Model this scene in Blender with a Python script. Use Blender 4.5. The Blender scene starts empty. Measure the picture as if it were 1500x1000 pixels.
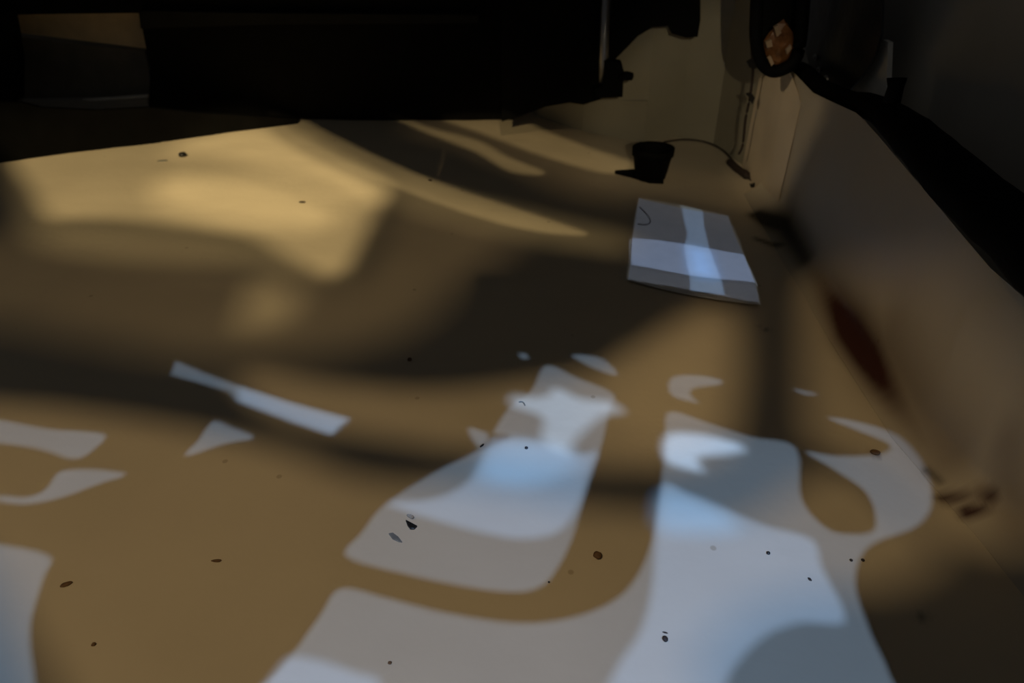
import bpy, bmesh, math, random
import numpy as np
from mathutils import Vector, noise
from mathutils.geometry import tessellate_polygon
random.seed(4)
SC = bpy.context.scene
COL = SC.collection

# ------------------------------------------------------------ camera
F = 1083.0; PITCH = math.radians(36.5); CAM = Vector((0, 0, 0.5))
FW = Vector((0, math.cos(PITCH), -math.sin(PITCH))); UP = Vector((0, math.sin(PITCH), math.cos(PITCH)))
cd = bpy.data.cameras.new('camera'); cam = bpy.data.objects.new('camera', cd); COL.objects.link(cam)
cam.location = CAM; cam.rotation_euler = (math.pi/2 - PITCH, 0, 0)
cd.sensor_width = 36; cd.lens = 36*F/1500; cd.clip_start = 0.01
cd.dof.use_dof = True; cd.dof.focus_distance = 0.62; cd.dof.aperture_fstop = 6.5
SC.camera = cam
SC.view_settings.view_transform = 'Standard'; SC.view_settings.look = 'None'
SC.view_settings.exposure = 0; SC.view_settings.gamma = 1; SC.view_settings.use_curve_mapping = False

# ------------------------------------------------------------ world: almost no light, a faint grey of the dark interior
w = bpy.data.worlds.new('world'); SC.world = w; w.use_nodes = True
w.node_tree.nodes['Background'].inputs[0].default_value = (1.0, 0.98, 0.95, 1)
w.node_tree.nodes['Background'].inputs[1].default_value = 0.026

# ------------------------------------------------------------ measuring helpers
def ray(x, y): return FW + Vector((1, 0, 0))*((x-750)/F) - UP*((y-500)/F)
def at_z(x, y, z=0.0):
    d = ray(x, y); return CAM + d*((z-CAM.z)/d.z)
def at_y(x, y, Y):
    d = ray(x, y); return CAM + d*(Y/d.y)
def at_x(x, y, X):
    d = ray(x, y); return CAM + d*(X/d.x)
SEAM = [(0.470, -0.4), (0.440, 0.2), (0.416, 0.398), (0.393, 0.52), (0.388, 0.676), (0.386, 0.833), (0.386, 1.06), (0.386, 1.3)]
def seam_x(y):
    for (xa, ya), (xb, yb) in zip(SEAM, SEAM[1:]):
        if y <= yb: return xa + (xb-xa)*(y-ya)/(yb-ya)
    return SEAM[-1][0]
BACK = [(-1.9, 1.80), (-0.45, 1.66), (0.0, 1.50), (0.05, 1.40), (0.13, 1.325), (0.235, 1.275), (0.30, 1.295), (0.357, 1.262), (0.388, 1.17), (0.398, 1.10)]
def hit(x, y):
    p = at_z(x, y); d = ray(x, y); best = None
    for (xa, ya), (xb, yb) in zip(BACK, BACK[1:]):       # the back wall leans back slightly
        n = Vector((yb-ya, -(xb-xa), 0)); den = d.dot(n)
        if abs(den) < 1e-6: continue
        t = (Vector((xa, ya, 0))-CAM).dot(n)/den; q = CAM+d*t
        if t > 0 and q.z > 0 and min(xa, xb)-1e-4 <= q.x <= max(xa, xb)+1e-4:
            if best is None or t < best: best = t
    if best is not None: return CAM+d*best
    if p.x > seam_x(p.y):
        q = at_x(x, y, 0.39)
        for _ in range(6): q = at_x(x, y, seam_x(q.y))
        return q
    return p
def at_line(x, y, a, b):
    n = Vector((b[1]-a[1], -(b[0]-a[0]), 0)); d = ray(x, y); return CAM + d*((Vector((a[0], a[1], 0))-CAM).dot(n)/d.dot(n))
def wob(x, y): return 0.0026*noise.noise(Vector((x*5.5, y*5.5, 3.1))) + 0.0009*noise.noise(Vector((x*12, y*12, 6.1))) + 0.0008*noise.noise(Vector((x*22, y*22, 9.4)))

def smooth(pts, n=5):
    out = []; N = len(pts)
    for i in range(N):
        p0, p1, p2, p3 = [pts[(i+k-1) % N] for k in range(4)]
        for s in range(n):
            t = s/n
            out.append(tuple(0.5*((2*b)+(-a+c)*t+(2*a-5*b+4*c-d)*t*t+(-a+3*b-3*c+d)*t**3) for a, b, c, d in zip(p0, p1, p2, p3)))
    return out

# ------------------------------------------------------------ materials
def mat(name, col, rough=0.6, metal=0.0, var=0.12, scale=30, bump=0.0, bscale=120, spec=0.5, trans=0.0, coat=0.0):
    m = bpy.data.materials.new(name); m.use_nodes = True; nt = m.node_tree; b = nt.nodes['Principled BSDF']
    tc = nt.nodes.new('ShaderNodeTexCoord'); nz = nt.nodes.new('ShaderNodeTexNoise'); nz.inputs['Scale'].default_value = scale
    nz.inputs['Detail'].default_value = 5; nt.links.new(tc.outputs['Object'], nz.inputs['Vector'])
    rp = nt.nodes.new('ShaderNodeValToRGB'); rp.color_ramp.elements[0].position = 0.3; rp.color_ramp.elements[1].position = 0.7
    rp.color_ramp.elements[0].color = (*[c*(1-var) for c in col], 1); rp.color_ramp.elements[1].color = (*[min(1, c*(1+var)) for c in col], 1)
    nt.links.new(nz.outputs['Fac'], rp.inputs[0]); nt.links.new(rp.outputs[0], b.inputs['Base Color'])
    b.inputs['Roughness'].default_value = rough; b.inputs['Metallic'].default_value = metal
    b.inputs['Specular IOR Level'].default_value = spec; b.inputs['Transmission Weight'].default_value = trans
    b.inputs['Coat Weight'].default_value = coat
    if bump:
        n2 = nt.nodes.new('ShaderNodeTexNoise'); n2.inputs['Scale'].default_value = bscale; nt.links.new(tc.outputs['Object'], n2.inputs['Vector'])
        bp = nt.nodes.new('ShaderNodeBump'); bp.inputs['Strength'].default_value = bump; bp.inputs['Distance'].default_value = 0.002
        nt.links.new(n2.outputs['Fac'], bp.inputs['Height']); nt.links.new(bp.outputs[0], b.inputs['Normal'])
    return m
def stained(name, col):
    m = mat(name, col, rough=0.42, var=0.05, scale=5, bump=0.25, bscale=60, spec=0.35)
    nt = m.node_tree; b = nt.nodes['Principled BSDF']; src = b.inputs['Base Color'].links[0].from_socket
    # small brown freckles of dirt
    tc = [n for n in nt.nodes if n.type == 'TEX_COORD'][0]
    vo = nt.nodes.new('ShaderNodeTexVoronoi'); vo.inputs['Scale'].default_value = 16; nt.links.new(tc.outputs['Object'], vo.inputs['Vector'])
    rp = nt.nodes.new('ShaderNodeValToRGB'); rp.color_ramp.elements[0].position = 0.03; rp.color_ramp.elements[1].position = 0.05
    rp.color_ramp.elements[0].color = (0.45, 0.45, 0.45, 1); rp.color_ramp.elements[1].color = (0, 0, 0, 1); nt.links.new(vo.outputs['Distance'], rp.inputs[0])
    cur = src
    def mix(fac, c):
        nonlocal cur
        mx = nt.nodes.new('ShaderNodeMix'); mx.data_type = 'RGBA'
        nt.links.new(fac, mx.inputs[0]); nt.links.new(cur, mx.inputs[6]); mx.inputs[7].default_value = (*c, 1); cur = mx.outputs[2]
    mix(rp.outputs[0], (0.25, 0.17, 0.09))
    for nm, c in (('rust', (0.034, 0.004, 0.0015)), ('dark_mark', (0.012, 0.011, 0.010))):
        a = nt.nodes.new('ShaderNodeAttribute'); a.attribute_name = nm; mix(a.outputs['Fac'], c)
    nt.links.new(cur, b.inputs['Base Color'])
    return m
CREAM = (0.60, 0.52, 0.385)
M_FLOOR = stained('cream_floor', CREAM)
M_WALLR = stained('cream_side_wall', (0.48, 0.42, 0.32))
M_WALLB = mat('dull_olive_wall', (0.33, 0.30, 0.22), 0.7, var=0.12, scale=6, bump=0.2)
M_POST = mat('pale_tan_paint', (0.62, 0.52, 0.38), 0.6, var=0.08, scale=12, bump=0.2)
M_GREY = mat('dark_grey_panel', (0.40, 0.39, 0.36), 0.7, var=0.1, scale=8)
M_BLACK = mat('black_plastic', (0.003, 0.003, 0.003), 0.7, var=0.3, spec=0.08)
M_MATTE = mat('black_felt', (0.006, 0.006, 0.006), 0.9, var=0.3, spec=0.1)
M_RUBBER = mat('black_rubber', (0.003, 0.003, 0.003), 0.7, var=0.3, bump=0.4, spec=0.05)
M_METAL = mat('dull_steel', (0.35, 0.35, 0.36), 0.35, metal=0.9, var=0.1)
M_SMOKE = mat('smoky_grey_plastic', (0.03, 0.03, 0.03), 0.3, var=0.2, spec=0.5, bump=0.3, bscale=40)
M_TAN = mat('tan_board', (0.72, 0.57, 0.36), 0.7, var=0.1)
M_GBOARD = mat('grey_board', (0.22, 0.20, 0.16), 0.7, var=0.12)
M_PAPER = mat('pale_paper', (0.62, 0.62, 0.62), 0.8, var=0.03, scale=60, spec=0.2)
M_EDGE = mat('bright_edge', (0.9, 0.88, 0.82), 0.3, spec=0.8)
M_GLINT = mat('painted_amber_glint', (0.38, 0.27, 0.17), 0.2, spec=0.8)  # highlights on the amber glass, put into a paler colour
M_DIM = mat('dim_grey_strip', (0.014, 0.014, 0.013), 0.8, spec=0.1)
M_LOOP = mat('dark_loop_line', (0.05, 0.045, 0.04), 0.7)
M_CORD = mat('dark_brown_cord', (0.03, 0.018, 0.013), 0.7)
M_AMBER = mat('amber_glass', (0.20, 0.085, 0.03), 0.15, var=0.45, scale=90, spec=0.8)
M_GLASS = mat('clear_glass', (0.85, 0.87, 0.88), 0.08, trans=0.9, var=0.02)
M_SEED = mat('dark_brown_crumb', (0.03, 0.018, 0.01), 0.7, var=0.4, scale=300)
M_BROWN = mat('red_brown_crumb', (0.14, 0.075, 0.03), 0.7, var=0.4, scale=300)
M_GCHIP = mat('grey_chip', (0.16, 0.165, 0.15), 0.5, var=0.2, scale=200)
M_CHIP = mat('black_chip', (0.01, 0.01, 0.01), 0.4, var=0.3)

# ------------------------------------------------------------ mesh helpers
def link(name, bm, m, parent=None, sm=False):
    bmesh.ops.recalc_face_normals(bm, faces=bm.faces[:])
    me = bpy.data.meshes.new(name); bm.to_mesh(me); bm.free(); me.materials.append(m)
    if sm:
        for p in me.polygons: p.use_smooth = True
    o = bpy.data.objects.new(name, me); COL.objects.link(o); o.parent = parent; return o
def empty(name, loc):
    o = bpy.data.objects.new(name, None); COL.objects.link(o); o.location = loc; o.empty_display_size = 0.02; return o
def tag(o, label, cat, group=None):
    o['label'] = label; o['category'] = cat
    if group: o['group'] = group
    return o
def struct(o): o['kind'] = 'structure'; return o
def off(o, loc):
    """move the origin of a mesh built in world coordinates to loc"""
    v = Vector(loc)
    for q in o.data.vertices: q.co -= v
    o.location = v; return o
def adopt(o, parent):
    o.parent = parent; v = parent.location if parent.parent is None else parent.location + parent.parent.location
    for q in o.data.vertices: q.co -= v
    return o
def box(bm, lo, hi, bev=0.0):
    r = bmesh.ops.create_cube(bm, size=1); c = [(a+b)/2 for a, b in zip(lo, hi)]; s = [b-a for a, b in zip(lo, hi)]
    for v in r['verts']: v.co = Vector([c[i]+v.co[i]*s[i] for i in range(3)])
    if bev:
        es = {e for v in r['verts'] for e in v.link_edges}
        bmesh.ops.bevel(bm, geom=list(es), offset=bev, segments=3, affect='EDGES', profile=0.5)
def prism(bm, pts, vec):
    """closed outline pts (Vectors) pushed along vec"""
    a = [bm.verts.new(p) for p in pts]; b = [bm.verts.new(p+vec) for p in pts]; n = len(pts)
    tris = tessellate_polygon([pts])
    for t in tris:
        try: bm.faces.new([a[i] for i in t]); bm.faces.new([b[i] for i in reversed(t)])
        except ValueError: pass
    for i in range(n): bm.faces.new((a[i], a[(i+1) % n], b[(i+1) % n], b[i]))
def tube(bm, pts, rad, n=12, squash=1.0):
    pts = [Vector(p) for p in pts]
    if not hasattr(rad, '__len__'): rad = [rad]*len(pts)
    rings = []
    for i, p in enumerate(pts):
        d = (pts[min(i+1, len(pts)-1)] - pts[max(i-1, 0)]).normalized()
        a = d.cross(Vector((0, 0, 1)))
        if a.length < 1e-3: a = Vector((1, 0, 0))
        a.normalize(); b = a.cross(d)
        rings.append([bm.verts.new(p + (a*math.cos(2*math.pi*k/n) + b*math.sin(2*math.pi*k/n)*squash)*rad[i]) for k in range(n)])
    for r, s in zip(rings, rings[1:]):
        for k in range(n): bm.faces.new((r[k], r[(k+1) % n], s[(k+1) % n], s[k]))
    bm.faces.new(rings[0]); bm.faces.new(rings[-1])
def spline(pts, n=6):
    pts = [Vector(p) for p in pts]; out = []
    for i in range(len(pts)-1):
        p0, p1, p2, p3 = pts[max(i-1, 0)], pts[i], pts[i+1], pts[min(i+2, len(pts)-1)]
        for s in range(n):
            t = s/n; out.append(0.5*((2*p1)+(p2-p0)*t+(2*p0-5*p1+4*p2-p3)*t*t+(3*p1-p0-3*p2+p3)*t**3))
    out.append(pts[-1]); return out

# ------------------------------------------------------------ added lamps behind unseen plates with openings
def openings(idx, pos, polys, power, color, radius=0.001, frac=0.14):
    """an added lamp behind an unseen plate, its openings cut to shape the light; polys outline where the beams land"""
    pos = Vector(pos); W = []
    for pl in polys:
        W.append([hit(*p) for p in (pl[1:] if pl[0] == 'straight' else smooth(pl))])
    allp = [p for q in W for p in q]
    mid = Vector([(min(p[i] for p in allp)+max(p[i] for p in allp))/2 for i in range(3)])
    ax = (mid-pos).normalized(); dist = (mid-pos).length; dp = dist*frac
    u = ax.cross(Vector((0, 0, 1))).normalized(); v = u.cross(ax)
    ang = max(ax.angle(p-pos) for p in allp) + math.radians(1.5)
    H2 = []
    for q in W:
        H2.append([Vector(((p-pos).dot(u), (p-pos).dot(v), 0))*(dp/(p-pos).dot(ax)) for p in q])
    R = dp*math.tan(ang)*1.12
    outer = [Vector((-R, -R, 0)), Vector((R, -R, 0)), Vector((R, R, 0)), Vector((-R, R, 0))]
    loops = [outer]+H2; flat = [p for l in loops for p in l]
    bm = bmesh.new(); base = pos+ax*dp
    vs = [bm.verts.new(base+u*p.x+v*p.y) for p in flat]
    for t in tessellate_polygon(loops):
        try: bm.faces.new([vs[i] for i in t])
        except ValueError: pass
    r = bmesh.ops.extrude_face_region(bm, geom=bm.faces[:])
    for g in r['geom']:
        if isinstance(g, bmesh.types.BMVert): g.co += ax*0.0006
    struct(link('gobo_%d' % idx, bm, M_MATTE))  # out-of-view plate, added only to shape the beam
    ld = bpy.data.lights.new('gobo_lamp_%d' % idx, 'SPOT'); lo = bpy.data.objects.new('gobo_lamp_%d' % idx, ld); COL.objects.link(lo)
    lo.location = pos; lo.rotation_euler = ax.to_track_quat('-Z', 'Y').to_euler()
    ld.spot_size = 2*ang; ld.spot_blend = 0.0; ld.energy = power; ld.color = color; ld.shadow_soft_size = radius

WARM = (1.0, 0.77, 0.40); WARM2 = (1.0, 0.72, 0.38)
COOL = (0.34, 0.55, 1.0); COOL2 = (0.27, 0.48, 1.0); BLUE = (0.12, 0.40, 1.0)
# warm pool of lamp light at the back left
openings(1, (-0.95, -0.35, 1.55), [
    [(14, 215), (120, 200), (260, 180), (385, 172), (410, 200), (470, 230), (563, 272), (545, 320), (520, 370), (495, 405), (440, 385), (380, 350), (300, 335), (200, 322), (120, 318), (75, 318), (48, 280)]],
    90, WARM, 0.0036)
openings(2, (-0.30, -0.45, 1.60), [
    [(230, 262), (330, 258), (410, 266), (470, 290), (500, 320), (460, 335), (380, 330), (300, 318), (240, 300)],
    [(300, 195), (380, 180), (440, 205), (540, 262), (560, 285), (530, 300), (440, 262), (330, 232), (240, 222)]],
    115, WARM, 0.006)
# broad weak warm light on the floor
openings(3, (-0.55, -0.15, 1.65), [
    [(-160, 590), (0, 592), (130, 605), (280, 630), (420, 662), (530, 702), (700, 716), (860, 744), (960, 752), (1080, 765), (1165, 715), (1230, 690), (1300, 735), (1375, 812), (1300, 858), (1180, 865), (1090, 890), (1020, 970), (1000, 1150), (300, 1250), (130, 1100), (60, 980), (-40, 800)],
    [(345, 545), (480, 560), (620, 572), (750, 560), (880, 535), (975, 480), (1040, 450), (1075, 470), (1080, 560), (1060, 660), (1000, 684), (860, 684), (700, 662), (560, 640), (420, 615)],
    [(1178, 440), (1190, 400), (1250, 385), (1395, 390), (1440, 450), (1540, 560), (1600, 700), (1520, 800), (1385, 790), (1300, 705), (1230, 665), (1190, 640), (1182, 560)]],
    27, WARM2, 0.0042)
openings(4, (0.10, -0.30, 1.75), [
    [(-200, 345), (60, 345), (250, 360), (420, 405), (520, 400), (580, 290), (640, 300), (760, 345), (660, 420), (600, 480), (450, 520), (300, 525), (150, 500), (0, 470), (-200, 430)],
    [(600, 183), (700, 170), (760, 172), (900, 225), (1000, 262), (1120, 275), (1135, 210), (1180, 60), (1220, 120), (1150, 295), (1060, 285), (960, 275), (870, 285), (760, 245), (680, 210)],
        [(940, 515), (1030, 460), (1075, 455), (1055, 630), (960, 655), (895, 630), (890, 550)],
    ], 17, WARM2, 0.008)
openings(12, (0.02, -1.25, 1.00), [  # added lamp that brightens the back wall
    [(850, 150), (890, 80), (960, 20), (1030, -30), (1110, 0), (1150, 90), (1120, 285), (1020, 290), (930, 275), (860, 222)],
    ], 24, (1.0, 0.84, 0.56), 0.008)
openings(15, (-1.30, 0.05, 1.50), [  # added lamp aimed only at the corner post
    [(1080, 240), (1112, 105), (1165, 90), (1212, 148), (1192, 195), (1162, 255), (1140, 292), (1100, 285)],
    ], 26, (1.0, 0.79, 0.50), 0.004)
# streaks and the small patch of warm light
openings(5, (-0.70, -0.55, 1.85), [
    [(372, 405), (410, 410), (440, 450), (405, 480), (355, 478), (360, 430)],
    [(20, 225), (120, 215), (390, 190), (470, 230), (562, 272), (540, 330), (497, 405), (470, 412), (400, 392), (280, 385), (120, 372), (50, 350), (30, 290)],
    [(560, 262), (700, 296), (820, 325), (918, 350), (928, 368), (830, 358), (700, 332), (590, 300)],
    ], 46, WARM, 0.0055)
openings(14, (-0.45, -0.55, 0.95), [
    [(400, 166), (445, 176), (480, 194), (560, 233), (640, 266), (740, 300), (830, 330), (860, 345), (780, 338), (700, 318), (600, 283), (520, 250), (450, 214), (415, 192)],
    [(572, 168), (640, 190), (700, 206), (745, 230), (800, 254), (750, 252), (700, 224), (660, 208), (610, 188)],
    [(648, 172), (745, 170), (800, 192), (860, 215), (940, 244), (890, 254), (800, 230), (740, 208), (700, 193)],
    ], 52, WARM, 0.0009)
# cool daylight-like patches from added lamps
openings(6, (-0.10, -0.62, 1.60), [
    [(800, 534), (845, 552), (899, 576), (893, 600), (882, 650), (862, 710), (838, 790), (812, 840), (790, 860), (760, 867), (700, 862), (600, 842), (508, 815), (530, 780), (565, 738), (640, 690), (705, 655), (745, 598), (778, 572)],
    [(980, 603), (1040, 620), (1100, 640), (1166, 656), (1175, 730), (1210, 772), (1245, 782), (1282, 774), (1272, 725), (1225, 690), (1180, 662), (1225, 668), (1290, 665), (1302, 650), (1250, 628), (1212, 612), (1250, 616), (1310, 635), (1352, 680), (1368, 730), (1345, 770), (1275, 800), (1255, 850), (1275, 920), (1310, 1000), (1360, 1150), (250, 1150), (390, 1000), (430, 955), (470, 900), (500, 862), (570, 877), (650, 897), (750, 912), (820, 908), (880, 890), (922, 860), (950, 808), (964, 740), (975, 650)],
    [(-80, 785), (0, 797), (72, 815), (62, 850), (45, 920), (52, 1000), (60, 1100), (-80, 1100)],
    [(-80, 605), (0, 615), (70, 628), (150, 635), (140, 655), (108, 672), (50, 656), (-80, 635)],
    ['straight', (257, 528), (300, 546), (345, 563), (420, 587), (514, 613), (500, 622), (486, 638), (430, 619), (345, 587), (336, 574), (290, 560), (250, 549)],
    [(84, 692), (110, 687), (150, 688), (184, 695), (145, 708), (90, 728), (40, 738), (0, 734), (0, 726), (38, 728), (66, 716)],
    [(838, 519), (880, 523), (905, 545), (895, 548), (862, 535)],
    [(984, 553), (1020, 549), (1056, 556), (1054, 563), (1018, 568), (1012, 578), (1024, 590), (984, 578)],
    [(312, 617), (335, 624), (372, 641), (330, 650), (272, 668), (290, 645)],
    [(686, 627), (715, 634), (748, 640), (706, 657)],
    [(760, 517), (770, 517), (774, 524), (764, 524)],
    [(1160, 568), (1180, 573), (1200, 577), (1178, 578)],
    ], 60, COOL, 0.0006)
openings(7, (0.30, -0.55, 1.55), [
    [(725, 643), (790, 646), (850, 665), (875, 660), (862, 700), (845, 745), (822, 775), (790, 787), (740, 786), (650, 765), (568, 737), (620, 733), (660, 722), (690, 700), (708, 668)],
    ['straight', (347, 566), (420, 589), (512, 614), (487, 636), (430, 618), (350, 588)],
    [(977, 638), (1030, 637), (1090, 655), (1070, 664), (1030, 668), (1020, 676), (1030, 690), (977, 676)],
    [(968, 716), (1010, 725), (1060, 745), (1120, 770), (1190, 790), (1205, 830), (1240, 908), (1170, 912), (1110, 940), (1060, 1010), (1050, 1120), (850, 1120), (900, 985), (935, 930), (955, 860)],
    [(300, 1150), (400, 985), (440, 962), (520, 985), (560, 1010), (560, 1150)],
    ], 80, COOL2, 0.0009)
openings(13, (0.50, -0.80, 1.75), [
    [(755, 577), (775, 582), (800, 580), (816, 568), (850, 583), (893, 588), (915, 602), (885, 608), (862, 625), (842, 645), (830, 662), (795, 645), (797, 612), (770, 600), (745, 590)],
    [(977, 638), (1030, 637), (1090, 655), (1070, 664), (1030, 668), (1020, 676), (1030, 690), (977, 676)],
    ], 190, COOL, 0.0014)
openings(8, (0.62, -0.35, 1.50), [
    [(728, 648), (780, 645), (830, 655), (850, 675), (820, 700), (760, 712), (705, 700), (708, 670)],
    [(968, 722), (1010, 730), (1060, 752), (1080, 775), (1030, 782), (962, 775)],
    ['straight', (1003, 362), (1036, 367), (1047, 412), (1008, 407)],
    ], 75, BLUE, 0.0022)
# cool light on the paper sheet
openings(9, (0.05, -0.10, 1.35), [
    ['straight', (935, 289), (1000, 301), (1067, 315), (1091, 372), (1108, 417), (1115, 447), (1010, 427), (918, 411), (925, 350)]], 10, (0.68, 0.78, 1.0), 0.0003)
openings(10, (0.35, -0.10, 1.30), [
    ['straight', (922, 350), (960, 353), (1000, 359), (1090, 375), (1110, 418), (1050, 412), (1000, 406), (922, 391)]], 33, (0.45, 0.62, 1.0), 0.0003)
openings(11, (0.62, 0.05, 1.30), [
    ['straight', (996, 300), (1027, 307), (1029, 330), (1036, 362), (1052, 415), (1058, 435), (1008, 428), (1002, 385), (1000, 362), (1005, 345), (1000, 325)]], 25, (0.38, 0.62, 1.0), 0.0003)

# ------------------------------------------------------------ floor and walls
def seg_dist(P, a, b):
    a = np.array(a); b = np.array(b); d = b-a; t = np.clip(((P-a)@d)/max(d@d, 1e-9), 0, 1)
    return np.linalg.norm(P-(a+t[:, None]*d), axis=1), t
RUST = [  # x0,y0,x1,y1 in the photograph, radii in metres, strength
(1340, 652, 1362, 666, .004, .004, .8),
    (1380, 730, 1425, 738, .008, .008, .6), (1432, 740, 1446, 744, .010, .010, .95), (1415, 754, 1455, 758, .008, .007, .8),
    (1455, 783, 1468, 790, .004, .004, .8), (1277, 664, 1284, 665, .003, .003, .9), (1450, 700, 1490, 800, .02, .02, .25)]
KEYS = [(1168, 372, .008, .0), (1195, 415, .014, .5), (1222, 460, .019, .85), (1245, 500, .022, 1.0), (1268, 535, .021, 1.0), (1292, 575, .018, .8), (1322, 618, .016, .5), (1352, 658, .014, .4), (1400, 710, .012, .1)]
for (xa, ya, ra, sa), (xb, yb, rb, sb) in zip(KEYS, KEYS[1:]):      # the long stain, strongest in its middle
    for q in range(6):
        t0, t1 = q/6, (q+1)/6; m_ = (t0+t1)/2
        RUST.append((xa+(xb-xa)*t0, ya+(yb-ya)*t0, xa+(xb-xa)*t1, ya+(yb-ya)*t1, ra+(rb-ra)*t0, ra+(rb-ra)*t1, sa+(sb-sa)*m_))
RUST.append((1290, 540, 1390, 680, .036, .028, .32))
DARK_MARKS = [(1108, 316, 1150, 345, .014, .02, .9), (1150, 345, 1180, 395, .02, .014, .85), (1108, 350, 1150, 365, .006, .010, .6),  # dark marks, mostly where the side wall meets the floor
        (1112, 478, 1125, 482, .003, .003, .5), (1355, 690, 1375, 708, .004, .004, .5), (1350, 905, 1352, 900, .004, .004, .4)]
def paint(me, foot=False):
    P = np.array([list(v.co) for v in me.vertices])
    if foot: P[:, 2] *= 0.45
    for nm, L in (('rust', RUST), ('dark_mark', DARK_MARKS)):
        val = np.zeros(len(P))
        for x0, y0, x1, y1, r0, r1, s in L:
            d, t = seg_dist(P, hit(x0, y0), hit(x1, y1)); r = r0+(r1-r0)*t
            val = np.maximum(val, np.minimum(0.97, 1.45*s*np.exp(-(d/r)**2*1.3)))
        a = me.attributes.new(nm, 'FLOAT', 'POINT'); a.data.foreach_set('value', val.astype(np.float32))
def gridmesh(name, fn, nu, nv, m, th=None):
    bm = bmesh.new(); vs = [[bm.verts.new(fn(i/nu, j/nv)) for j in range(nv+1)] for i in range(nu+1)]
    for i in range(nu):
        for j in range(nv): bm.faces.new((vs[i][j], vs[i+1][j], vs[i+1][j+1], vs[i][j+1]))
    o = link(name, bm, m, sm=True)
    return o
def ffn(u, v):
    y = -0.4+v*2.2; x0 = -1.9; x = x0+(seam_x(y)-x0)*(1-(1-u)**1.35)
    return Vector((x, y, wob(x, y)*min(1, (seam_x(y)-x)/0.03+0.05)))
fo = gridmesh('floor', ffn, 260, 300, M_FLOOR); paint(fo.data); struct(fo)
def top_z(y): return 0.183 + 0.03*max(0, min(1, (y-0.45)/0.35)) - 0.02*max(0, min(1, (y-0.82)/0.13))
def wfn(u, v):
    y = -0.3+u*1.36; z = -0.0005+(top_z(y)+0.0005)*v**1.6
    cove = 0.026*(1-min(1, max(0, z)/0.034))**2.2      # rounded foot running into the floor
    return Vector((seam_x(y)-cove+0.004*noise.noise(Vector((y*4, z*6, 1.7)))*min(1, z/0.03), y, z))
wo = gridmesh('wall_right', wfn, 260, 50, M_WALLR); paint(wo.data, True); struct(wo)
# back wall: runs along the far end and turns towards the corner post
bl = BACK
bm = bmesh.new(); lo = [bm.verts.new((x, y, -0.01)) for x, y in bl]; hi = [bm.verts.new((x, y+0.05, 0.95)) for x, y in bl]
for i in range(len(bl)-1): bm.faces.new((lo[i], lo[i+1], hi[i+1], hi[i]))
struct(link('wall_back', bm, M_WALLB))
# upper right panel beyond the black rail
bm = bmesh.new(); prism(bm, [Vector((0.47, -0.3, 0.12)), Vector((0.47, 1.6, 0.12)), Vector((0.62, 1.6, 1.1)), Vector((0.62, -0.3, 1.1))], Vector((0.03, 0, 0)))
struct(link('wall_right_upper', bm, M_GREY))
# step along the foot of the back wall
a, b = at_y(855, 150, 1.36), at_y(950, 152, 1.33)
# corner post
def up_to(base, ypix):
    lo_, hi_ = 0, 1.0
    for _ in range(40):
        m_ = (lo_+hi_)/2; p = Vector((base.x, base.y, m_))-CAM
        if 500-F*p.dot(UP)/p.dot(FW) > ypix: lo_ = m_
        else: hi_ = m_
    return lo_
A = at_z(1086, 243); B = at_z(1127, 290); C_ = at_z(1150, 320); C_.x = 0.386
B.x = min(B.x, 0.383)
bm = bmesh.new()
zA, zB, zC = up_to(A, 112), up_to(B, 96), up_to(C_, 150)
q = [bm.verts.new(p) for p in (A, B, C_, Vector((A.x+0.05, A.y+0.05, 0)))]
t_ = [bm.verts.new(Vector((p.x, p.y, z))) for p, z in ((A, zA), (B, zB), (C_, zC), (Vector((A.x+0.05, A.y+0.05, 0)), zA))]
for i in range(4): bm.faces.new((q[i], q[(i+1) % 4], t_[(i+1) % 4], t_[i]))
bm.faces.new(t_); bmesh.ops.bevel(bm, geom=[e for e in bm.edges], offset=0.003, segments=2, affect='EDGES')
struct(link('trim_1', bm, M_POST))
# low step at the foot of the back wall
bm = bmesh.new(); prism(bm, [at_y(853, 146, 1.335), at_y(948, 148, 1.275), at_y(948, 158, 1.275), at_y(853, 158, 1.335)], Vector((0.02, 0.06, 0)))
struct(link('trim_2', bm, M_WALLB))

# ------------------------------------------------------------ big black cabinet over the back of the floor
def px_box(bm, pts, Y, depth, bev=0): prism(bm, [at_y(x, y, Y) for x, y in pts], Vector((0, depth, 0)))
root = tag(empty('cabinet', at_y(560, 178, 1.385)), 'huge black box-like cabinet standing across the back of the pale floor', 'cabinet')
bm = bmesh.new(); px_box(bm, [(206, 30), (220, 100), (218, 160), (430, 173), (560, 177), (735, 178), (752, 177), (752, -160), (206, -160)], 1.385, 0.035)
adopt(link('body', bm, M_BLACK), root)
bm = bmesh.new(); px_box(bm, [(735, 178), (762, 170), (800, 156), (835, 150), (855, 153), (880, 145), (884, 40), (884, -160), (735, -160)], 1.27, 0.03)
adopt(link('side_panel', bm, M_BLACK), root)
bm = bmesh.new(); px_box(bm, [(203, 16), (400, 20), (700, 22), (700, 34), (400, 36), (206, 42)], 1.37, 0.012)
o = adopt(link('edge_strip', bm, M_DIM), root); o['label'] = 'faint grey strip near the top'
bm = bmesh.new(); tube(bm, [at_y(x, y, 1.383) for x, y in ((215, 163), (300, 168), (400, 173), (428, 174))], 0.0012, 6)
o = adopt(link('seam', bm, M_GREY), root); o['label'] = 'thin faint grey line along the lower edge'
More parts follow.
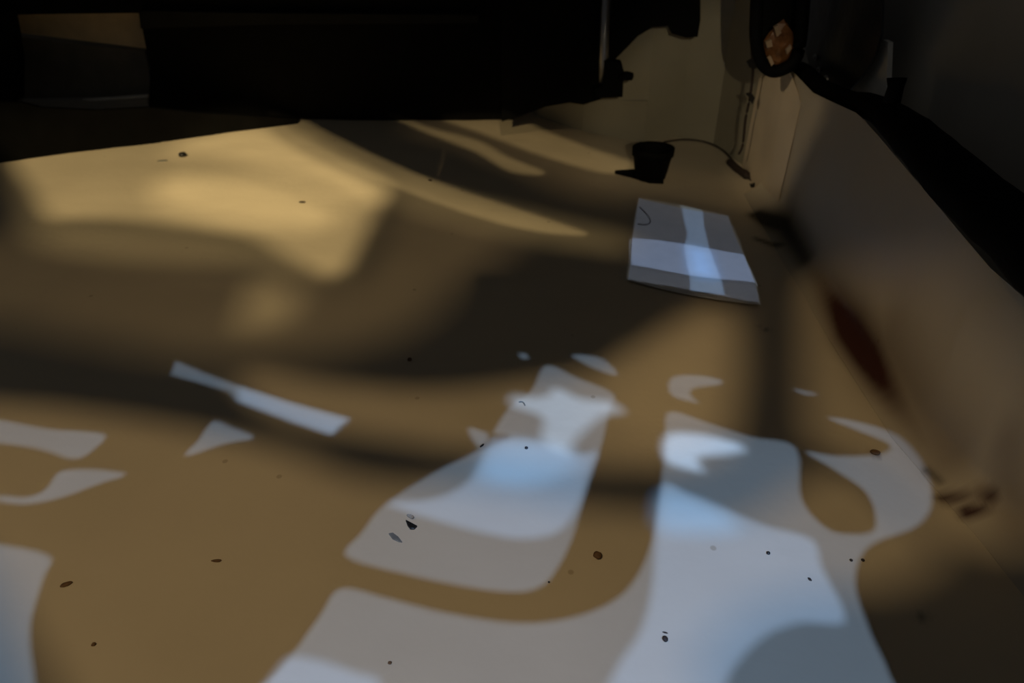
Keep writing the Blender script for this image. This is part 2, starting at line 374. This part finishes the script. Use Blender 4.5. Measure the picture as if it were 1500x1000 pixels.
# low black board on the left
root = tag(empty('board', at_line(100, 224, at_z(20, 236), at_z(430, 182))), 'long black board low on the left, its wavy lower edge against the lit floor', 'board')
LA, LB = at_z(20, 236), at_z(430, 182)
bm = bmesh.new(); prism(bm, [at_line(x, y, LA, LB) for x, y in [(-200, 152), (30, 150), (60, 158), (140, 162), (216, 158), (300, 166), (438, 174), (436, 181), (390, 190), (330, 196), (270, 207), (240, 207), (210, 215), (130, 220), (80, 226), (20, 236), (-200, 262)]], Vector((-0.003, 0.008, 0)))
adopt(link('plank', bm, M_BLACK), root)
# black beam above, along the top of the opening
bm = bmesh.new(); px_box(bm, [(-250, -160), (210, -160), (206, 19), (100, 20), (0, 22), (-250, 24)], 1.365, 0.02)
tag(link('beam', bm, M_BLACK), 'black beam across the top left above the tan strip', 'beam')
bm = bmesh.new(); px_box(bm, [(-250, 20), (0, 22), (8, 60), (14, 100), (14, 155), (-250, 155)], 1.31, 0.05)
tag(link('pillar', bm, M_BLACK), 'black upright at the far left edge closing the opening', 'pillar')
# box seen through the opening
root = tag(empty('storage_box', at_y(110, 150, 1.42)), 'dim grey box with a tan lid seen through the dark opening at top left', 'box')
bm = bmesh.new(); px_box(bm, [(14, 52), (60, 58), (120, 66), (212, 74), (230, 165), (5, 165)], 1.455, 0.1); adopt(link('front_panel', bm, M_GBOARD), root)
bm = bmesh.new(); px_box(bm, [(-20, 0), (230, 0), (230, 72), (205, 70), (150, 63), (100, 57), (45, 50), (-20, 42)], 1.44, 0.012); o = adopt(link('lid', bm, M_TAN), root); o['label'] = 'tan lid board'
bm = bmesh.new(); px_box(bm, [(120, 146), (216, 139), (217, 143), (150, 147), (135, 148)], 1.43, 0.006); o = adopt(link('metal_edge', bm, M_EDGE), root); o['label'] = 'bright thin metal edge'
bm = bmesh.new(); px_box(bm, [(30, 149), (130, 147), (216, 144), (218, 160), (30, 160)], 1.432, 0.02); adopt(link('sill', bm, M_GREY), root)

# steel rod with the black latch
root = tag(empty('latch', at_y(900, 145, 1.30)), 'black latch with a round knob beside a steel rod against the olive back wall', 'latch')
bm = bmesh.new(); px_box(bm, [(886, 92), (893, 90), (911, 93), (914, 105), (912, 142), (875, 144), (870, 132), (884, 125)], 1.21, 0.02); adopt(link('body', bm, M_BLACK), root)
bm = bmesh.new(); tube(bm, [at_y(908, 112, 1.215), at_y(918, 111, 1.205), at_y(926, 112, 1.20)], [0.006, 0.0075, 0.006], 12); adopt(link('knob', bm, M_BLACK, sm=True), root)
bm = bmesh.new(); tube(bm, [at_y(884, 132, 1.23), at_y(884, 90, 1.23), at_y(890, -60, 1.23)], [0.008, 0.008, 0.006], 14); o = link('rod', bm, M_METAL, sm=True); adopt(o, root); o['label'] = 'dull grey steel rod'
# black panel hanging at the top with a ragged lower edge
bm = bmesh.new(); px_box(bm, [(880, -160), (1026, -160), (1026, 30), (1022, 54), (1005, 55), (984, 49), (980, 38), (955, 40), (935, 52), (918, 70), (900, 88), (884, 92)], 1.25, 0.02)
tag(link('hanging_panel', bm, M_BLACK), 'black hanging panel with a ragged lower edge in front of the olive wall', 'panel')

# small black tub
c = at_z(952, 262); root = tag(empty('tub', (c.x, c.y, 0)), 'small black tub standing on the brown floor in front of the back wall', 'tub')
bm = bmesh.new(); N = 28; prof = [(0.0205, 0.0), (0.024, 0.002), (0.027, 0.018), (0.0305, 0.038), (0.033, 0.040), (0.0335, 0.052), (0.031, 0.052), (0.028, 0.040), (0.024, 0.008), (0.002, 0.006)]
rr = [[bm.verts.new((r*math.cos(2*math.pi*k/N), r*0.8*math.sin(2*math.pi*k/N), z+0.001)) for k in range(N)] for r, z in prof]
for a_, b_ in zip(rr, rr[1:]):
    for k in range(N): bm.faces.new((a_[k], a_[(k+1) % N], b_[(k+1) % N], b_[k]))
bm.faces.new(rr[0]); bm.faces.new(rr[-1]); link('pot', bm, M_BLACK, root, sm=True)
bm = bmesh.new(); pts = [Vector(p) for p in ((-0.055, 0.018, 0.001), (-0.02, 0.024, 0.001), (0.0, -0.012, 0.001), (0.018, -0.022, 0.001), (-0.004, -0.020, 0.001), (-0.03, 0.002, 0.001))]
prism(bm, pts, Vector((0, 0, 0.006))); o = link('foot', bm, M_BLACK, root); o['label'] = 'pointed black foot sticking out to the left'

# cord in the corner and along the foot of the back wall
def fz(p, h): return Vector((p.x, p.y, wob(p.x, p.y)+h))
root = tag(empty('cord', fz(at_z(1045, 214), 0)), 'thin dark cord arching over the brown floor towards the foot of the pale post', 'cord')
bm = bmesh.new(); tube(bm, spline([fz(at_z(x, y), 0.002) for x, y in ((972, 210), (1000, 206), (1030, 209), (1055, 219), (1072, 235), (1085, 252), (1103, 268))]), 0.0016, 8); adopt(link('strand', bm, M_CORD, sm=True), root)
bm = bmesh.new(); tube(bm, spline([fz(at_z(x, y), 0.004) for x, y in ((1066, 238), (1078, 250), (1090, 258), (1097, 264))], 4), [.001]+[.006]*6+[.007]*4+[.003]*2, 8); adopt(link('sleeve', bm, M_CORD, sm=True), root)
bm = bmesh.new(); px = [(1099, 271), (1105, 270), (1112, 263), (1110, 275), (1108, 286), (1102, 279)]; prism(bm, [at_y(x, y, 1.085) for x, y in px], Vector((0, 0.005, 0))); adopt(link('plug', bm, M_CHIP), root)
root = tag(empty('cable', at_y(1090, 225, 1.19)), 'dark cable running up the corner left of the pale post, held by two clips', 'cable')
def yl(x, y): return at_y(x, y, 1.135)
bm = bmesh.new(); tube(bm, spline([yl(x, y) for x, y in ((1082, 226), (1088, 212), (1092, 175), (1099, 140), (1103, 100), (1101, 60), (1103, -60))]), 0.0022, 8); adopt(link('strand', bm, M_CORD, sm=True), root)
for pts in ([(1093, 138), (1101, 136), (1105, 142), (1101, 152), (1098, 144)], [(1094, 91), (1102, 86), (1110, 92), (1106, 100), (1097, 98)]):
    bm = bmesh.new(); prism(bm, [yl(x, y)-Vector((0, .004, 0)) for x, y in pts], Vector((0, 0.008, 0))); adopt(link('clip', bm, M_CHIP), root)

# black rail lying on top of the side wall
root = tag(empty('rail', at_x(1340, 205, 0.40)), 'thick black rubber rail along the top of the pale side wall', 'rail')
mids = [(1160, 98, 10), (1178, 106, 12), (1205, 131, 14), (1240, 148, 16), (1287, 161, 19), (1340, 203, 30), (1400, 263, 40), (1480, 335, 46), (1560, 410, 52)]
P_, R_ = [], []
for x, y, r in mids:
    p = at_x(x, y, 0.405); P_.append(p); R_.append(r*(p-CAM).dot(FW)/F)
sp = spline(P_, 6); rad = np.interp(np.linspace(0, len(R_)-1, len(sp)), range(len(R_)), R_)
rad = [r*(1+0.10*noise.noise(Vector((i*0.45, 0.3, 5)))) for i, r in enumerate(rad)]
bm = bmesh.new(); tube(bm, sp, rad, 16); adopt(link('bar', bm, M_RUBBER, sm=True), root)
bm = bmesh.new(); p = at_x(1306, 150, 0.40); tube(bm, [p, at_x(1312, 128, 0.40), at_x(1314, 114, 0.40)], [0.009, 0.008, 0.010], 10); adopt(link('stub', bm, M_BLACK, sm=True), root)

# dark loop at the top of the post holding a piece of amber glass
root = tag(empty('strap', at_y(1110, 90, 1.06)), 'black strap looped over the top of the pale corner post', 'strap')
def YL(x, y): return at_y(x, y, 1.03)
bm = bmesh.new(); tube(bm, spline([YL(x, y) for x, y in ((1112, -60), (1108, 20), (1108, 60), (1116, 92), (1132, 104), (1150, 100), (1164, 88), (1172, 60), (1178, -20), (1176, -60))]), 0.0085, 10); adopt(link('band', bm, M_BLACK, sm=True), root)
bm = bmesh.new(); prism(bm, [at_y(x, y, 1.06) for x, y in ((1106, -60), (1184, -60), (1182, 60), (1165, 95), (1112, 90), (1104, 30))], Vector((0, 0.006, 0))); adopt(link('backing', bm, M_MATTE), root)
bm = bmesh.new(); bmesh.ops.create_icosphere(bm, subdivisions=2, radius=1); c = at_y(1140, 66, 1.04)
for v in bm.verts:
    n_ = 1+0.28*noise.noise(v.co*2.3+Vector((4, 1, 2))); s = 1-0.35*abs(v.co.z)
    v.co = c+Vector((v.co.x*0.023*n_*s, v.co.y*0.008*n_, v.co.z*0.031*n_))
o = link('glass_lump', bm, M_AMBER); off(o, c); lumpo = o
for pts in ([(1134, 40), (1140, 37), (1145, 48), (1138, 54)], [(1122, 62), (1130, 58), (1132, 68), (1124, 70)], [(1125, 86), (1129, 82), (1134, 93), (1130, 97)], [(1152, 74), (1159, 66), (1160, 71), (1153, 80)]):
    bm = bmesh.new(); prism(bm, [at_y(x, y, 1.022) for x, y in pts], Vector((0, 0.006, 0))); q_ = link('glint', bm, M_GLINT); adopt(q_, lumpo); q_['label'] = 'pale painted facet'
tag(o, 'faceted amber brown glass lump caught in the black strap above the post', 'glass')

# smoky plastic sheet at the top right and pale gusset behind it
def XR(x, y, X=0.43): return at_x(x, y, X)
bm = bmesh.new(); fr = [(1172, -80), (1176, 60), (1186, 98), (1215, 122), (1243, 134), (1262, 112), (1282, 80), (1290, 50), (1292, 10), (1288, -80)]
prism(bm, [XR(x, y) for x, y in fr], Vector((0.003, 0, 0)))
root = tag(off(link('plastic_cover', bm, M_SMOKE), XR(1240, 130)), 'dark smoky plastic cover tapering down behind the black rail', 'cover')
for cx, cy, r in ((1210, 117, .006), (1194, 84, .004), (1199, 102, .0035)):
    bm = bmesh.new(); bmesh.ops.create_uvsphere(bm, u_segments=14, v_segments=8, radius=1); c = XR(cx, cy, 0.428)
    for v in bm.verts: v.co = c+Vector((v.co.x*r*0.6, v.co.y*r*1.3, v.co.z*r))
    o = link('rivet', bm, M_METAL, sm=True); adopt(o, root); o['label'] = 'small shiny rivet'
bm = bmesh.new(); prism(bm, [XR(x, y, 0.446) for x, y in ((1236, 134), (1256, 110), (1278, 82), (1294, 58), (1301, 62), (1299, 110), (1298, 150), (1260, 148))], Vector((0.006, 0, 0)))
tag(off(link('gusset', bm, M_EDGE), XR(1270, 140, .446)), 'pale tan triangular gusset rising behind the black rail', 'gusset')

# ------------------------------------------------------------ paper sheet with a folded lower strip
def fq(x, y, h=0.0015): p = at_z(x, y, h); return p
Lf = [(936, 290), (931, 320), (926, 349), (923, 390), (920, 410)]
Rt = [(1066, 316), (1078, 348), (1090, 374), (1107, 417), (1113, 446)]
rows = []
NU = 24
for r in range(33):
    t = r/32*4; i = min(3, int(t)); s = t-i
    l = [Lf[i][k]+(Lf[i+1][k]-Lf[i][k])*s for k in (0, 1)]; g = [Rt[i][k]+(Rt[i+1][k]-Rt[i][k])*s for k in (0, 1)]
    row = []
    for c_ in range(NU+1):
        u = c_/NU; x = l[0]+(g[0]-l[0])*u; y = l[1]+(g[1]-l[1])*u + 5*math.sin(math.pi*u)*(1 if r > 20 else .4)
        h = 0.0035 + (0.004*(1-abs(t-3)) if t > 2 else 0) + 0.003*max(0, u-0.9)*10*max(0, t-3.4)
        row.append(fq(x, y, h))
    rows.append(row)
bm = bmesh.new(); V = [[bm.verts.new(p) for p in row] for row in rows]
for i in range(32):
    for j in range(NU): bm.faces.new((V[i][j], V[i][j+1], V[i+1][j+1], V[i+1][j]))
r = bmesh.ops.extrude_face_region(bm, geom=bm.faces[:])
for g in r['geom']:
    if isinstance(g, bmesh.types.BMVert): g.co.z -= 0.0003
root = tag(off(link('paper_sheet', bm, M_PAPER), at_z(1010, 370)), 'blue-lit sheet of paper with a creased lower strip lying near the side wall', 'paper')
bm = bmesh.new(); tube(bm, spline([fq(x, y, 0.0042) for x, y in ((937, 303), (944, 310), (951, 319), (952, 326), (945, 329), (934, 328))]), 0.0007, 6)  # thin dark loop just above the sheet
adopt(link('dark_loop', bm, M_LOOP), root)

# ------------------------------------------------------------ crumbs and chips on the floor
def lump(name, x, y, lx, ly, hz, m, label, cat, rot=0, group=None, seed=0, sharp=0.25):
    bm = bmesh.new(); bmesh.ops.create_icosphere(bm, subdivisions=2, radius=1); p = at_z(x, y); base = Vector((p.x, p.y, wob(p.x, p.y)))
    ca, sa = math.cos(rot), math.sin(rot)
    for v in bm.verts:
        k = 1+sharp*noise.noise(v.co*1.7+Vector((seed*3.1, seed, 0))); a_, b_ = v.co.x*lx*k, v.co.y*ly*k
        v.co = Vector((a_*ca-b_*sa, a_*sa+b_*ca, (v.co.z*0.9+0.8)*hz))
    o = link(name, bm, m, sm=True); o.location = base; return tag(o, label, cat, group)
def chip(name, pts, h, m, label, cat):
    q = [at_z(x, y) for x, y in pts]; c = sum(q, Vector())/len(q); z = wob(c.x, c.y)
    bm = bmesh.new(); prism(bm, [Vector((p.x-c.x, p.y-c.y, 0.0)) for p in q], Vector((0.0003, 0.0006, h)))
    bmesh.ops.bevel(bm, geom=bm.edges[:], offset=h*0.2, segments=1, affect='EDGES')
    o = link(name, bm, m); o.location = (c.x, c.y, z); return tag(o, label, cat)
chip('glass_shard', [(594, 763), (600, 766), (611, 772), (607, 776), (601, 776), (597, 771)], 0.0016, M_CHIP, 'black triangular chip lying on the blue-white light patch below the clear bead', 'shard')
chip('grey_flake', [(569, 782), (575, 781), (583, 787), (589, 795), (584, 794), (575, 790)], 0.0008, M_GCHIP, 'flat grey flake left of the black triangular chip', 'flake')
lump('glass_bead', 602, 758, .0042, .0018, .0016, M_GLASS, 'tiny clear glass bead just above the black triangular chip', 'bead', -0.5)
lump('beetle', 875, 816, .0034, .0036, .002, M_BROWN, 'dark brown beetle-like crumb on the amber curved band', 'crumb', .6, seed=2)
lump('seed', 974, 937, .0022, .0026, .0016, M_SEED, 'round dark seed on the pale light patch, below the thin sliver', 'seed', .3, seed=5, sharp=.1)
lump('sliver', 974, 927, .0022, .0007, .0006, M_SEED, 'thin dark sliver just above the round dark seed', 'sliver', -.3, seed=6, sharp=.1)
lump('crumb', 268, 229, .0070, .0075, .004, M_CHIP, 'black crumb on the bright yellow pool of light near the black board', 'crumb', 0, seed=7)
lump('crumb', 443, 297, .0055, .003, .001, M_SEED, 'dark fleck near the right end of the bright yellow pool', 'crumb', 0, seed=8)
lump('crumb', 238, 236, .009, .003, .0008, M_GCHIP, 'faint grey fleck left of the black crumb on the yellow pool', 'crumb', 0.2, seed=18)
lump('crumb', 630, 264, .0035, .002, .0012, M_SEED, 'tiny dark fleck on the dim streak right of the yellow pool', 'crumb', -.5, seed=9)
lump('crumb', 600, 526, .0026, .0026, .002, M_BROWN, 'brown crumb in the middle of the floor, in half shade', 'crumb', 0, seed=10)
lump('crumb', 771, 657, .0017, .0017, .0014, M_CHIP, 'tiny black crumb in the brightest blue patch', 'crumb', 0, seed=11, sharp=.15)
lump('crumb', 706, 654, .0030, .0010, .001, M_CHIP, 'short black fleck at the left tip of the brightest blue patch', 'crumb', .9, seed=12)
lump('hair_curl', 764, 591, .0001, .0001, .0001, M_GCHIP, 'short grey curled hair on the upper white part of the light patch', 'hair')
o = bpy.data.objects['hair_curl']; bm = bmesh.new(); c = at_z(764, 592)
tube(bm, spline([at_z(x, y)-c+Vector((0, 0, .0012)) for x, y in ((760, 590), (764, 589.5), (767, 591), (769, 595))]), .0006, 6); bm.to_mesh(o.data); bm.free()
lump('crumb', 1281, 664, .0048, .0034, .002, M_BROWN, 'red-brown crumb in the grey light patch beside the side wall', 'crumb', -.2, seed=13)
lump('crumb', 1125, 811, .0017, .0016, .0012, M_CHIP, 'tiny dark crumb on the pale patch right of the curved band', 'crumb', 0, seed=14)
lump('crumb', 1186, 848, .0011, .0018, .0008, M_SEED, 'tiny slanted fleck at the right edge of the pale patch', 'crumb', .5, seed=15)
lump('crumb', 1247, 820, .0013, .0013, .001, M_SEED, 'left one of two tiny crumbs below the amber notch', 'crumb', 0, seed=16)
lump('crumb', 1264, 820, .0015, .0015, .001, M_SEED, 'right one of two tiny crumbs below the amber notch', 'crumb', 0, seed=17)
lump('crumb', 97, 856, .0048, .0022, .001, M_BROWN, 'brown slanted fleck on the amber floor near the bottom left light patch', 'crumb', .5, seed=19)
lump('crumb', 138, 945, .0016, .0016, .001, M_BROWN, 'small brown crumb near the bottom left corner', 'crumb', 0, seed=20)
lump('crumb', 317, 821, .0042, .0014, .0006, M_BROWN, 'thin brown fleck in the middle of the lower amber floor', 'crumb', 0, seed=21)
lump('crumb', 804, 854, .0009, .0009, .0007, M_CHIP, 'pinpoint black crumb on the inner edge of the curved band', 'crumb', 0, seed=22)
lump('crumb', 571, 970, .0016, .0014, .0007, M_BROWN, 'small brown crumb near the bottom edge of the pale patch', 'crumb', 0, seed=23)
